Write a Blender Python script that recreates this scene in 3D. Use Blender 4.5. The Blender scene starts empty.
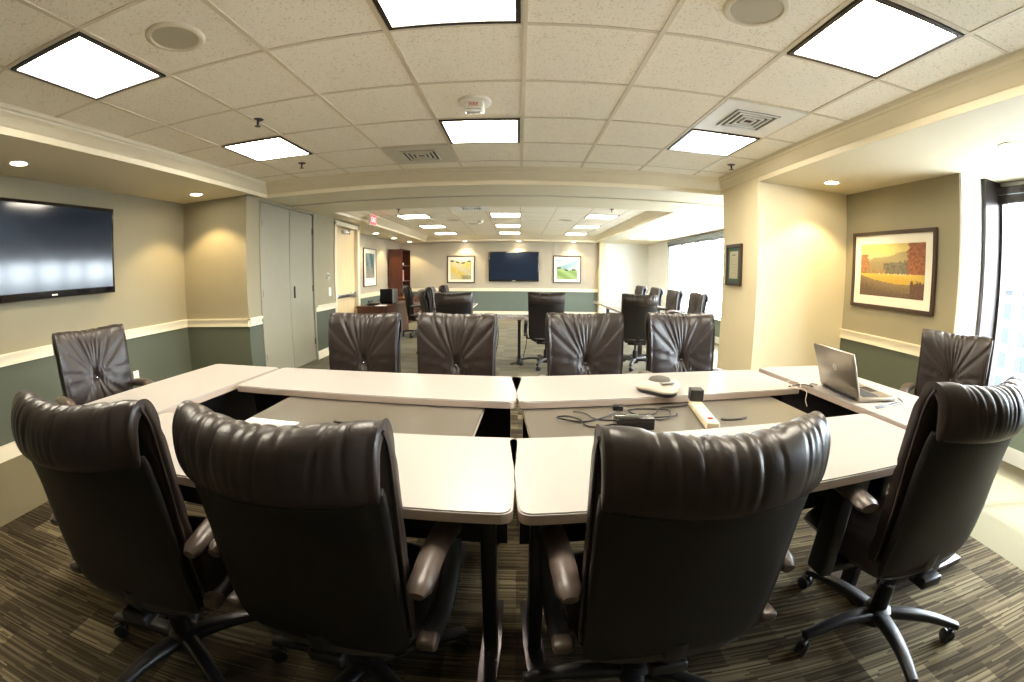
import bpy, bmesh, math, random
from math import sin, cos, pi, radians, sqrt, atan2, exp
from mathutils import Vector, Matrix
random.seed(7)
COL = bpy.context.scene.collection
CAMZ = 1.271
CE = 2.38      # ceiling tile height
SO = 2.24      # soffit height

# ------------------------------------------------------------------ materials
MATS = {}
class G:
    """tiny node-graph helper"""
    def __init__(self, name):
        self.m = bpy.data.materials.new(name); self.m.use_nodes = True
        self.t = self.m.node_tree; self.n = self.t.nodes; self.l = self.t.links
        self.b = self.n['Principled BSDF']; self.out = self.n['Material Output']
    def node(self, typ, **kw):
        nd = self.n.new(typ)
        for k, v in kw.items(): setattr(nd, k, v)
        return nd
    def set(self, sock, v):
        if isinstance(v, bpy.types.NodeSocket): self.l.new(v, sock)
        else: sock.default_value = v
    def math(self, op, a, b=0.0, c=None):
        nd = self.node('ShaderNodeMath', operation=op)
        self.set(nd.inputs[0], a); self.set(nd.inputs[1], b)
        if c is not None: self.set(nd.inputs[2], c)
        return nd.outputs[0]
    def xyz(self, kind='Object'):
        tc = self.node('ShaderNodeTexCoord'); s = self.node('ShaderNodeSeparateXYZ')
        self.l.new(tc.outputs[kind], s.inputs[0])
        return s.outputs[0], s.outputs[1], s.outputs[2], tc.outputs[kind]
    def comb(self, x, y, z=0.0):
        c = self.node('ShaderNodeCombineXYZ')
        for i, v in enumerate((x, y, z)): self.set(c.inputs[i], v)
        return c.outputs[0]
    def noise(self, vec, scale, detail=3, rough=.5):
        nd = self.node('ShaderNodeTexNoise'); self.l.new(vec, nd.inputs['Vector'])
        nd.inputs['Scale'].default_value = scale; nd.inputs['Detail'].default_value = detail
        nd.inputs['Roughness'].default_value = rough
        return nd.outputs['Fac']
    def white(self, vec):
        nd = self.node('ShaderNodeTexWhiteNoise', noise_dimensions='3D'); self.l.new(vec, nd.inputs['Vector'])
        return nd.outputs['Value']
    def ramp(self, fac, stops, interp='LINEAR'):
        nd = self.node('ShaderNodeValToRGB'); e = nd.color_ramp.elements
        nd.color_ramp.interpolation = interp
        while len(e) < len(stops): e.new(0.5)
        for i, (p, c) in enumerate(stops):
            e[i].position = p; e[i].color = (*c, 1)
        self.set(nd.inputs[0], fac)
        return nd.outputs[0]
    def mix(self, f, a, b, mode='MIX'):
        nd = self.node('ShaderNodeMix', data_type='RGBA', blend_type=mode)
        self.set(nd.inputs[0], f)
        for i, v in ((6, a), (7, b)):
            if isinstance(v, tuple): nd.inputs[i].default_value = (*v, 1) if len(v) == 3 else v
            else: self.l.new(v, nd.inputs[i])
        return nd.outputs[2]
    def base(self, v):
        if isinstance(v, tuple): self.b.inputs['Base Color'].default_value = (*v, 1)
        else: self.l.new(v, self.b.inputs['Base Color'])
    def bump(self, h, strength, dist=.01):
        nd = self.node('ShaderNodeBump'); nd.inputs['Strength'].default_value = strength
        nd.inputs['Distance'].default_value = dist
        self.l.new(h, nd.inputs['Height']); self.l.new(nd.outputs[0], self.b.inputs['Normal'])
    def pr(self, rough=.5, metal=0., spec=.5, coat=0.):
        self.b.inputs['Roughness'].default_value = rough; self.b.inputs['Metallic'].default_value = metal
        self.b.inputs['Specular IOR Level'].default_value = spec; self.b.inputs['Coat Weight'].default_value = coat

def simple(name, col, rough=.5, metal=0., spec=.5, var=.06, nscale=8., bump=0., bscale=200., coat=0.):
    if name in MATS: return MATS[name]
    g = G(name); x, y, z, o = g.xyz()
    n = g.noise(o, nscale, 3)
    d = tuple(max(0, c * (1 - var)) for c in col); u = tuple(min(1, c * (1 + var)) for c in col)
    g.base(g.mix(n, d, u)); g.pr(rough, metal, spec, coat)
    if bump: g.bump(g.noise(o, bscale, 2), bump, .003)
    MATS[name] = g.m; return g.m

def emis(name, col, strength):
    if name in MATS: return MATS[name]
    g = G(name); g.base(tuple(min(1, c) for c in col)); g.pr(.5)
    g.b.inputs['Emission Color'].default_value = (*col, 1); g.b.inputs['Emission Strength'].default_value = strength
    MATS[name] = g.m; return g.m

def mat_leather(name='leather', col=(.023, .0155, .013), rough=.37):
    if name in MATS: return MATS[name]
    g = G(name); x, y, z, o = g.xyz()
    n = g.noise(o, 9, 4); f = g.noise(o, 260, 3)
    g.base(g.mix(n, tuple(c * .75 for c in col), tuple(c * 1.35 for c in col)))
    g.pr(rough, 0, .5)
    g.bump(g.math('ADD', g.math('MULTIPLY', f, .35), g.math('MULTIPLY', g.noise(o, 40, 4), .65)), .22, .004)
    MATS[name] = g.m; return g.m

def mat_wall(name, up, low, split=.80, mottled=.05):
    """painted wall: warm upper paint over a grey-green wainscot"""
    if name in MATS: return MATS[name]
    g = G(name); x, y, z, o = g.xyz()
    n = g.noise(o, 3.5, 5); f = g.math('GREATER_THAN', z, split)
    cu = g.mix(n, tuple(c * (1 - mottled) for c in up), tuple(c * (1 + mottled) for c in up))
    cl = g.mix(n, tuple(c * (1 - mottled) for c in low), tuple(c * (1 + mottled) for c in low))
    g.base(g.mix(f, cl, cu)); g.pr(.62, 0, .35)
    g.bump(g.noise(o, 160, 3), .08, .002)
    MATS[name] = g.m; return g.m

def mat_tile():
    g = G('acoustic_tile'); x, y, z, o = g.xyz()
    fis = g.noise(o, 85, 4, .6)
    f2 = g.noise(o, 17, 2)
    dark = g.math('LESS_THAN', g.math('ADD', fis, g.math('MULTIPLY', g.math('SUBTRACT', f2, .5), .15)), .40)
    n = g.noise(o, 1.2, 3)
    c = g.mix(n, (.90, .84, .70), (.94, .88, .74))
    g.base(g.mix(g.math('MULTIPLY', dark, .5), c, (.55, .47, .33))); g.pr(.9, 0, .1)
    g.bump(fis, .35, .006)
    return g.m

def mat_carpet():
    g = G('striped_carpet'); x, y, z, o = g.xyz()
    ly = g.math('FLOOR', g.math('MULTIPLY', y, 150))
    h = g.white(g.comb(ly, 3.1, 0.))
    lx = g.math('FLOOR', g.math('ADD', g.math('MULTIPLY', x, 3.2), g.math('MULTIPLY', h, 9.0)))
    a = g.white(g.comb(lx, ly, 1.))
    ty = g.math('FLOOR', g.math('MULTIPLY', y, 8.2)); hb = g.white(g.comb(ty, 9.7, 2.))
    tx = g.math('FLOOR', g.math('ADD', g.math('MULTIPLY', x, 4.1), g.math('FLOOR', g.math('MULTIPLY', hb, 3))))
    b = g.white(g.comb(tx, ty, 5.))
    v = g.math('ADD', g.math('MULTIPLY', a, .48), g.math('MULTIPLY', b, .42))
    fz = g.noise(o, 420, 2)
    v = g.math('ADD', v, g.math('MULTIPLY', g.math('SUBTRACT', fz, .5), .25))
    c = g.ramp(v, [(0., (.022, .017, .010)), (.36, (.055, .043, .026)), (.60, (.125, .10, .06)), (.95, (.30, .25, .155))])
    # plain border strip beside the walls of the near room
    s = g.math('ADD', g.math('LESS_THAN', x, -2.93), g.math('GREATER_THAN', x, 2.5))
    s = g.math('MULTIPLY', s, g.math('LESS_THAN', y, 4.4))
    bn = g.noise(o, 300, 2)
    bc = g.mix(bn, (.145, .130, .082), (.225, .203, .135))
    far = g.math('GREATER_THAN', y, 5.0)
    c = g.mix(far, c, g.mix(.45, c, (.26, .25, .19)))  # daylight put into the colour: same carpet, paler and greener in the far room
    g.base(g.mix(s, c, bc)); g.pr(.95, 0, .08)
    g.bump(fz, .5, .006)
    return g.m

def mat_wood(name, a, b, rough=.35, axis='z', scale=1.):
    if name in MATS: return MATS[name]
    g = G(name); x, y, z, o = g.xyz()
    mp = g.node('ShaderNodeMapping'); g.l.new(o, mp.inputs[0])
    mp.inputs['Scale'].default_value = (18 * scale, 18 * scale, 1.6 * scale) if axis == 'z' else (1.6 * scale, 18 * scale, 18 * scale) if axis == 'x' else (18 * scale, 1.6 * scale, 18 * scale)
    n = g.noise(mp.outputs[0], 1.6, 6, .6)
    g.base(g.ramp(n, [(.3, a), (.7, b)])); g.pr(rough, 0, .5)
    MATS[name] = g.m; return g.m

def mat_glass():
    g = G('window_glass')
    tr = g.node('ShaderNodeBsdfTransparent'); gl = g.node('ShaderNodeBsdfGlossy'); mx = g.node('ShaderNodeMixShader')
    gl.inputs['Roughness'].default_value = .02; tr.inputs['Color'].default_value = (.97, .99, 1, 1)
    mx.inputs[0].default_value = .04
    g.l.new(tr.outputs[0], mx.inputs[1]); g.l.new(gl.outputs[0], mx.inputs[2])
    g.l.new(mx.outputs[0], g.out.inputs['Surface'])
    return g.m

def mat_vcol(name, rough=.5):
    g = G(name); at = g.node('ShaderNodeAttribute'); at.attribute_name = 'paint'
    x, y, z, o = g.xyz(); n = g.noise(o, 60, 4)
    g.base(g.mix(.35, at.outputs['Color'], g.mix(n, (.35, .35, .35), (.65, .65, .65)), 'OVERLAY')); g.pr(rough, 0, .4)
    return g.m

def mat_facade():
    g = G('facade_stone'); x, y, z, o = g.xyz()
    fy = g.math('FRACT', g.math('MULTIPLY', y, 1 / 1.3)); fz = g.math('FRACT', g.math('MULTIPLY', z, 1 / 1.1))
    w = g.math('MULTIPLY', g.math('GREATER_THAN', fy, .35), g.math('GREATER_THAN', fz, .3))
    g.base(g.mix(w, (.40, .41, .43), (.008, .012, .014))); g.pr(.6, 0, .3)
    return g.m

WALLC = (.295, .257, .165)
GREEN = (.092, .102, .070)
M_WALL = mat_wall('wall_paint', WALLC, GREEN)
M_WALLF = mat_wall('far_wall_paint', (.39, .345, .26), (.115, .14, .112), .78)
M_CREAM = simple('cream_paint', (.78, .68, .45), .55, var=.03, nscale=3)
M_WHITEW = simple('white_paint', (.90, .90, .88), .6, var=.02, nscale=3)
M_SOFF = simple('soffit_paint', (.72, .65, .47), .7, var=.03, nscale=2)
M_TRIM = simple('trim_paint', (.80, .72, .53), .4, var=.03, nscale=5)
M_TILE = mat_tile()
M_GRIDM = simple('ceiling_grid_metal', (.70, .62, .46), .5, var=.03)
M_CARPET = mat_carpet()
M_LEATHER = mat_leather()
M_SHELL = mat_leather('shell_leather', (.004, .003, .003), .5)
M_PIPE = simple('piping_leather', (.05, .038, .034), .3)
M_ARM = mat_leather('arm_leather', (.085, .062, .05), .34)
M_PLASTIC = simple('black_plastic', (.016, .015, .017), .38, bump=.1, bscale=300)
M_CHROME = simple('steel', (.6, .6, .62), .25, 1.)
M_LAM = simple('white_laminate', (.40, .375, .35), .32, var=.015, nscale=30)
M_EDGE = simple('edge_band', (.50, .40, .33), .4, var=.08)
M_GRAYLAM = simple('grey_laminate', (.120, .105, .083), .30, var=.05, nscale=60)
M_BLACKM = simple('black_metal', (.018, .016, .017), .32, .3)
M_FOOT = simple('foot_metal', (.10, .085, .09), .25, .6)
M_DARKFR = simple('dark_frame', (.045, .025, .018), .3)
M_BRONZE = simple('bronze_frame', (.05, .042, .038), .35, .5)
M_MAT = simple('mat_board', (.74, .70, .58), .8, var=.02)
M_MAHOG = mat_wood('mahogany', (.036, .008, .0035), (.085, .020, .008))
M_DOOR = mat_wood('maple_door', (.70, .52, .27), (.80, .62, .35), .35)
M_CLOSET = simple('closet_door_paint', (.28, .255, .18), .5, var=.03)
M_GLASS = mat_glass()
M_BLACKG = simple('gloss_black', (.006, .005, .006), .12, coat=.6)
M_SCREEN = simple('screen_glass', (.010, .017, .035), .10, spec=.45, var=.02)
M_PLATE = simple('white_plastic', (.82, .79, .70), .4)
M_VENT = simple('vent_paint', (.62, .57, .44), .5)
M_VENTD = simple('vent_dark', (.06, .05, .04), .7)
M_LIGHT = emis('troffer_diffuser', (1., .90, .73), 17.)
M_LIGHTF = emis('troffer_diffuser_far', (1., .91, .76), 9.)
M_LAMP = emis('downlight_lamp', (1., .9, .7), 25.)
M_SILVER = simple('laptop_metal', (.42, .37, .30), .32, .75)
M_RED = emis('exit_red', (.75, .03, .06), .35)

# ------------------------------------------------------------------ mesh builder
class MB:
    def __init__(self): self.bm = bmesh.new()
    def box(self, x0, x1, y0, y1, z0, z1, mat=None):
        v = [self.bm.verts.new(p) for p in ((x0,y0,z0),(x1,y0,z0),(x1,y1,z0),(x0,y1,z0),(x0,y0,z1),(x1,y0,z1),(x1,y1,z1),(x0,y1,z1))]
        if mat is not None:
            for w in v: w.co = mat @ w.co
        for f in ((3,2,1,0),(4,5,6,7),(0,1,5,4),(1,2,6,5),(2,3,7,6),(3,0,4,7)):
            self.bm.faces.new([v[i] for i in f])
        return self
    def rbox(self, x0, x1, y0, y1, z0, z1, r=.01, seg=3, mat=None):
        b = bmesh.new()
        t = MB(); t.bm.free(); t.bm = b; t.box(x0, x1, y0, y1, z0, z1)
        bmesh.ops.bevel(b, geom=list(b.edges), offset=r, segments=seg, profile=.5, affect='EDGES')
        if mat is not None: bmesh.ops.transform(b, matrix=mat, verts=b.verts)
        self.merge(b); return self
    def merge(self, b):
        me = bpy.data.meshes.new('tmp'); b.to_mesh(me); b.free(); self.bm.from_mesh(me); bpy.data.meshes.remove(me)
    def prism(self, pts, z0, z1, mat=None):
        n = len(pts)
        a = [self.bm.verts.new((p[0], p[1], z0)) for p in pts]; b = [self.bm.verts.new((p[0], p[1], z1)) for p in pts]
        if mat is not None:
            for w in a + b: w.co = mat @ w.co
        self.bm.faces.new(list(reversed(a))); self.bm.faces.new(b)
        for i in range(n): self.bm.faces.new((a[i], a[(i+1)%n], b[(i+1)%n], b[i]))
        return self
    def tube(self, pts, r, n=8, sx=1., closed=False, ref=Vector((0, 0, 1))):
        """swept tube; r number or list; sx flattens along the side direction"""
        P = [Vector(p) for p in pts]; rings = []
        for i, p in enumerate(P):
            a = P[max(i-1, 0)]; b = P[min(i+1, len(P)-1)]
            if closed: a = P[i-1]; b = P[(i+1) % len(P)]
            d = (b - a).normalized(); s = d.cross(ref)
            if s.length < 1e-4: s = d.cross(Vector((1, 0, 0)))
            s.normalize(); u = s.cross(d).normalized()
            rr = r[i] if isinstance(r, (list, tuple)) else r
            rings.append([self.bm.verts.new(p + s*(cos(2*pi*k/n)*rr*sx) + u*(sin(2*pi*k/n)*rr)) for k in range(n)])
        m = len(rings)
        for i in range(m if closed else m-1):
            A = rings[i]; B = rings[(i+1) % m]
            for k in range(n): self.bm.faces.new((A[k], A[(k+1)%n], B[(k+1)%n], B[k]))
        if not closed:
            self.bm.faces.new(list(reversed(rings[0]))); self.bm.faces.new(rings[-1])
        return self
    def lathe(self, prof, n=24, center=(0,0,0), mat=None):
        """prof: list of (radius, z)"""
        c = Vector(center); rings = []
        for r, z in prof:
            if r < 1e-5: rings.append([self.bm.verts.new(c + Vector((0,0,z)))])
            else: rings.append([self.bm.verts.new(c + Vector((r*cos(2*pi*k/n), r*sin(2*pi*k/n), z))) for k in range(n)])
        for A, B in zip(rings, rings[1:]):
            if len(A) == 1 and len(B) == 1: continue
            for k in range(n):
                if len(A) == 1: self.bm.faces.new((A[0], B[(k+1)%n], B[k]))
                elif len(B) == 1: self.bm.faces.new((A[k], A[(k+1)%n], B[0]))
                else: self.bm.faces.new((A[k], A[(k+1)%n], B[(k+1)%n], B[k]))
        if mat is not None:
            for A in rings:
                for v in A: v.co = mat @ v.co
        return self
    def quad(self, *p):
        self.bm.faces.new([self.bm.verts.new(q) for q in p]); return self
    def grid(self, f, nu, nv, closeu=False, closev=False, cap=False):
        V = [[self.bm.verts.new(f(i, j)) for j in range(nv)] for i in range(nu)]
        for i in range(nu if closeu else nu-1):
            for j in range(nv if closev else nv-1):
                self.bm.faces.new((V[i][j], V[(i+1)%nu][j], V[(i+1)%nu][(j+1)%nv], V[i][(j+1)%nv]))
        if cap:
            self.bm.faces.new(list(reversed(V[0]))); self.bm.faces.new(V[-1])
        return self
    def build(self, name, mat, parent=None, smooth=True, angle=40, loc=None, rot=None):
        bmesh.ops.recalc_face_normals(self.bm, faces=self.bm.faces)
        me = bpy.data.meshes.new(name); self.bm.to_mesh(me); self.bm.free()
        me.materials.append(mat)
        if smooth:
            me.polygons.foreach_set('use_smooth', [True]*len(me.polygons))
            try: me.set_sharp_from_angle(angle=radians(angle))
            except Exception: pass
        o = bpy.data.objects.new(name, me); COL.objects.link(o)
        if parent is not None: o.parent = parent
        if loc is not None: o.location = loc
        if rot is not None: o.rotation_euler = rot
        return o

def tag(o, label, cat, group=None):
    o['label'] = label; o['category'] = cat
    if group: o['group'] = group
    return o
def thing(name, label, cat, loc=(0,0,0), rz=0., group=None):
    o = bpy.data.objects.new(name, None); COL.objects.link(o); o.empty_display_size = .1
    o.location = loc; o.rotation_euler = (0, 0, rz)
    return tag(o, label, cat, group)
def struct(name, mb, mat, smooth=False, parent=None):
    o = mb.build(name, mat, parent, smooth)
    if parent is None: o['kind'] = 'structure'
    return o
def dup(root, loc, rz, label, group=None):
    r = root.copy(); COL.objects.link(r); r.location = loc; r.rotation_euler = (0, 0, rz); r['label'] = label
    if group: r['group'] = group
    for ch in list(root.children):
        c = ch.copy(); COL.objects.link(c); c.parent = r
        for gch in list(ch.children):
            d = gch.copy(); COL.objects.link(d); d.parent = c
    return r
def text(name, s, size, mat, parent=None, loc=(0,0,0), rot=(0,0,0), ext=.0008):
    cu = bpy.data.curves.new(name, 'FONT'); cu.body = s; cu.size = size; cu.align_x = 'CENTER'; cu.align_y = 'CENTER'; cu.extrude = ext
    cu.materials.append(mat)
    tmp = bpy.data.objects.new('tmp_text', cu); COL.objects.link(tmp)
    bpy.context.view_layer.update()
    me = bpy.data.meshes.new_from_object(tmp.evaluated_get(bpy.context.evaluated_depsgraph_get()))
    bpy.data.objects.remove(tmp); me.name = name
    if not me.materials: me.materials.append(mat)
    o = bpy.data.objects.new(name, me); COL.objects.link(o); o.location = loc; o.rotation_euler = rot
    if parent is not None: o.parent = parent
    return o
def spline(pts, n):
    """Catmull-Rom resample"""
    P = [Vector(p) for p in pts]; P = [2*P[0]-P[1]] + P + [2*P[-1]-P[-2]]
    out = []; m = len(P)-3
    for i in range(n):
        t = i/(n-1)*m; k = min(int(t), m-1); t -= k
        a, b, c, d = P[k:k+4]
        out.append(.5*((2*b) + (c-a)*t + (2*a-5*b+4*c-d)*t*t + (3*b-a-3*c+d)*t**3))
    return out
def sstep(a, b, x):
    t = max(0., min(1., (x-a)/(b-a))); return t*t*(3-2*t)

# ------------------------------------------------------------------ camera
cam = bpy.data.cameras.new('camera'); camo = bpy.data.objects.new('camera', cam); COL.objects.link(camo)
cam.type = 'PANO'; cam.panorama_type = 'FISHEYE_LENS_POLYNOMIAL'
cam.fisheye_fov = 3.2; cam.sensor_width = 36; cam.sensor_fit = 'HORIZONTAL'; cam.clip_start = .02
cam.fisheye_polynomial_k0 = 0
for i, k in enumerate((0.06495857466507919, 0.00013745088497736353, -2.2280777181276346e-05, 1.7618845790328785e-07)):
    setattr(cam, 'fisheye_polynomial_k%d' % (i+1), -k)
R = [[0.9998658428002148, -0.014703736342163418, -0.007217793222030683], [0.015639544084857068, 0.9879662757018379, 0.15387671278220655], [0.00486837367440725, -0.1539689521085989, 0.9880636926455432]]
camo.matrix_world = Matrix(((R[0][0], R[0][2], -R[0][1], 0), (R[1][0], R[1][2], -R[1][1], 0), (R[2][0], R[2][2], -R[2][1], CAMZ), (0, 0, 0, 1)))
bpy.context.scene.camera = camo

# ------------------------------------------------------------------ room shell
YB = -2.8          # wall behind the camera
XL, XO, XF = -4.05, -3.08, -3.66
YN, YFAR = 4.375, 13.2
XC, XR, YR, XW = 2.30, 3.43, 3.85, 4.0
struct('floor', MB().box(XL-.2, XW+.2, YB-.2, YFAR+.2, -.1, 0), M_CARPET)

def rail_profile_box(mb, axis, pos, a, b, out):
    """chair rail: stepped moulding on a wall plane, projecting towards out (+1/-1)"""
    for z0, z1, d in ((.735, .760, .018), (.760, .795, .010), (.795, .812, .020), (.812, .830, .032)):
        lo, hi = sorted((pos, pos+out*d))
        if axis == 'x': mb.box(lo, hi, a, b, z0, z1)
        else: mb.box(a, b, lo, hi, z0, z1)
def base_profile_box(mb, axis, pos, a, b, out):
    for z0, z1, d in ((0, .105, .014), (.105, .125, .009)):
        lo, hi = sorted((pos, pos+out*d))
        if axis == 'x': mb.box(lo, hi, a, b, z0, z1)
        else: mb.box(a, b, lo, hi, z0, z1)

# left wall and niche
struct('wall_left', MB().box(XL-.1, XL, YB, YN, 0, 2.45), M_WALL)
struct('wall_niche', MB().box(XL-.1, XO-.1, YN, YN+.1, 0, 2.45), M_WALL)
mb = MB().box(XO-.1, XO, YN, 4.67, 0, 2.45)
mb.box(XO-.1, XO, 4.67, 6.13, 2.21, 2.45).box(XO-.1, XO, 6.13, 6.94, 0, 2.45)
mb.box(XO-.1, XO, 6.94, 8.03, 2.20, 2.45).box(XO-.1, XO, 8.03, 8.14, 0, 2.45).box(XF-.05, XO-.1, 8.04, 8.14, 0, 2.45)
struct('wall_outer', mb, M_WALL)
struct('wall_closet', MB().box(XO-.75, XO-.65, YN+.12, 8.1, 0, 2.45), M_CLOSET)
struct('wall_inner', MB().box(XF-.1, XF, 8.14, YFAR, 0, 2.45), M_WALLF)
struct('wall_far', MB().box(XF-.1, 2.42, YFAR, YFAR+.1, 0, 2.45), M_WALLF)
struct('wall_far_bay', MB().box(2.60, XW+.2, YFAR, YFAR+.1, 0, 2.45), M_WHITEW)
struct('column_far', MB().box(2.42, 2.60, YFAR-.22, YFAR+.1, 0, 2.45), M_CREAM)
struct('column_near', MB().box(XC, XW+.2, YR, 4.62, 0, 2.45), M_CREAM)
struct('wall_right', MB().box(XR, XW+.2, 2.42, YR, 0, 2.45), M_WALL)
struct('wall_right_reveal', MB().box(XR+.001, 3.98, 2.395, 2.42, 0, 2.45), M_WHITEW)
struct('wall_back', MB().box(XL-.1, XW+.2, YB-.1, YB, 0, 2.45), M_WALL)
M_SILLW = mat_wall('sill_wall_paint', (.86, .85, .80), (.20, .24, .19), .455)
struct('wall_sill', MB().box(XW-.02, XW+.1, YB, 2.395, 0, .47), M_SILLW)
struct('wall_sill_far', MB().box(XW-.02, XW+.1, 4.62, 11.2, 0, .47), M_SILLW)
struct('wall_far_side', MB().box(XW, XW+.2, 11.2, YFAR, 0, 2.45), M_WHITEW)
struct('wall_header', MB().box(XW-.02, XW+.1, YB, 2.395, 2.2, 2.45).box(XW-.02, XW+.1, 4.62, 11.2, 2.2, 2.45), M_WHITEW)

# rails and baseboards
mb = MB(); rail_profile_box(mb, 'x', XL, YB, YN, 1); struct('trim_left', mb, M_TRIM)
mb = MB(); rail_profile_box(mb, 'y', YN, XL, XO+.032, -1); struct('trim_niche', mb, M_TRIM)
mb = MB(); rail_profile_box(mb, 'x', XO, YN-.032, 4.64, 1); rail_profile_box(mb, 'x', XO, 6.16, 6.90, 1); struct('trim_outer', mb, M_TRIM)
mb = MB(); rail_profile_box(mb, 'x', XF, 8.14, YFAR, 1); struct('trim_inner', mb, M_TRIM)
mb = MB(); rail_profile_box(mb, 'y', YFAR, XF, 2.42, -1); struct('trim_far', mb, M_TRIM)
mb = MB(); rail_profile_box(mb, 'x', XR, 2.42, YR, -1); struct('trim_right', mb, M_TRIM)
mb = MB(); base_profile_box(mb, 'x', XL, YB, YN, 1); struct('baseboard_left', mb, M_TRIM)
mb = MB(); base_profile_box(mb, 'y', YN, XL, XO, -1); base_profile_box(mb, 'x', XO, YN, 4.65, 1); base_profile_box(mb, 'x', XO, 6.15, 6.92, 1); struct('baseboard_outer', mb, M_TRIM)
mb = MB(); base_profile_box(mb, 'x', XF, 8.14, YFAR, 1); base_profile_box(mb, 'y', YFAR, XF, 2.42, -1); struct('baseboard_far', mb, M_TRIM)
mb = MB(); base_profile_box(mb, 'x', XR, 2.42, YR, -1); base_profile_box(mb, 'y', YR, XC, XR, -1); base_profile_box(mb, 'x', XW-.02, YB, 2.395, -1); base_profile_box(mb, 'x', XW-.02, 4.62, 11.2, -1); struct('baseboard_right', mb, M_WHITEW)

# ceiling: tiles, soffits, tray mouldings
def X(k): return .022 + .61*k
def Y(j): return 1.1605 + .61*j
struct('ceiling', MB().box(-3.0, 2.31, YB, 4.75, CE, CE+.03).box(-2.9, 2.4, 6.2, 13.0, CE, CE+.03), M_TILE)
so = MB()
so.box(XL-.1, -3.0, YB, YN+.1, SO, SO+.2).box(-3.3, XW+.2, 4.70, 6.25, SO, SO+.2).box(2.31, XW+.2, YB, 4.70, SO, SO+.2)
so.box(-3.3, -3.0, YN, 4.70, SO, SO+.2)
so.box(XF-.1, -2.80, 6.25, YFAR, SO, SO+.2).box(2.29, XW+.2, 6.25, YFAR, SO, SO+.2).box(-2.8, 2.29, 12.92, YFAR, SO, SO+.2)
struct('ceiling_soffit', so, M_SOFF)
struct('light_lid', MB().box(XF-.6, XW+.3, YB-.2, YFAR+.2, 2.45, 2.5), M_SOFF)  # unseen lid over the ceilings, added to keep sky light out
def tray(name, outer, inner, mat):
    """stepped crown moulding from the soffit edge (outer) up to the tile edge (inner); rects (x0,x1,y0,y1)"""
    prof = [(0, SO), (0, SO+.045), (.10, SO+.050), (.16, SO+.056), (.30, SO+.070), (.50, SO+.090), (.72, SO+.104), (.74, SO+.112), (.88, SO+.118), (.94, SO+.130), (1.0, CE-.001)]
    mb = MB(); rings = []
    for t, z in prof:
        r = [o + (i-o)*t for o, i in zip(outer, inner)]
        rings.append([mb.bm.verts.new(p) for p in ((r[0], r[2], z), (r[1], r[2], z), (r[1], r[3], z), (r[0], r[3], z))])
    for A, B in zip(rings, rings[1:]):
        for k in range(4): mb.bm.faces.new((A[k], A[(k+1)%4], B[(k+1)%4], B[k]))
    struct(name, mb, mat)
tray('trim_1', (-2.996, 2.306, YB-.05, 4.696), (-2.86, 2.15, YB-.01, 4.43), M_TRIM)
tray('trim_2', (-2.796, 2.286, 6.254, 12.916), (-2.62, 2.14, 6.42, 12.45), M_TRIM)
struct('trim_3', MB().box(-3.07, XW, 5.36, 5.40, SO-.012, SO+.01), M_VENT)
mb = MB()
for k in range(-4, 4): mb.box(X(k)-.012, X(k)+.012, YB, 4.43, CE-.005, CE+.002)
for j in range(-6, 6): mb.box(-2.86, 2.15, Y(j)-.010, Y(j)+.010, CE-.004, CE+.002)
struct('trim_4', mb, M_GRIDM)
mb = MB()
for k in range(-4, 4): mb.box(X(k)-.010, X(k)+.010, 6.42, 12.45, CE-.004, CE+.002)
for j in range(9, 19): mb.box(-2.62, 2.14, Y(j)-.006, Y(j)+.006, CE-.002, CE+.002)
struct('trim_5', mb, M_GRIDM)

# ------------------------------------------------------------------ windows
def window(name, y0, y1, mull, M_BRONZE):
    fx0, fx1 = XW-.03, XW+.04
    fr = MB().box(fx0, fx1, y0, y1, .47, .52).box(fx0, fx1, y0, y1, 2.15, 2.21)
    for y in mull: fr.box(fx0-.02, fx1, y-.028, y+.028, .47, 2.21)
    f = struct(name, fr, M_BRONZE)
    struct('glass', MB().quad((XW+.018, y0, .50), (XW+.018, y1, .50), (XW+.018, y1, 2.17), (XW+.018, y0, 2.17)), M_GLASS, parent=f)
    sh = MB().box(fx0-.05, fx0-.005, y0, y1, 2.06, 2.13)
    sh.box(fx0-.06, fx0-.002, y0, y1, 2.135, 2.19)
    struct('blind_headrail', sh, M_BRONZE, parent=f)
    return f
window('window_1', .2, 2.39, [2.36, 1.29, .23], M_BRONZE)
struct('wall_daylight_block', MB().box(XW-.01, XW+.1, YB, .2, 0, 2.45), M_WALL)  # unseen solid wall, added to keep daylight off the near chair backs
f = window('window_2', 4.64, 11.18, [11.16, 10.25, 9.35, 8.45, 7.8, 6.9, 6.0, 5.1], simple('window_aluminium', (.16, .17, .19), .4, .2))
struct('trim_6', MB().box(3.72, 3.965, 2.355, 2.394, .0, 2.24), M_BRONZE)      # dark jamb beside the reveal
struct('trim_7', MB().box(XW-.10, XW, YB, 2.39, .468, .488).box(XW-.10, XW, 4.64, 11.2, .468, .488), M_WHITEW)

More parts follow.
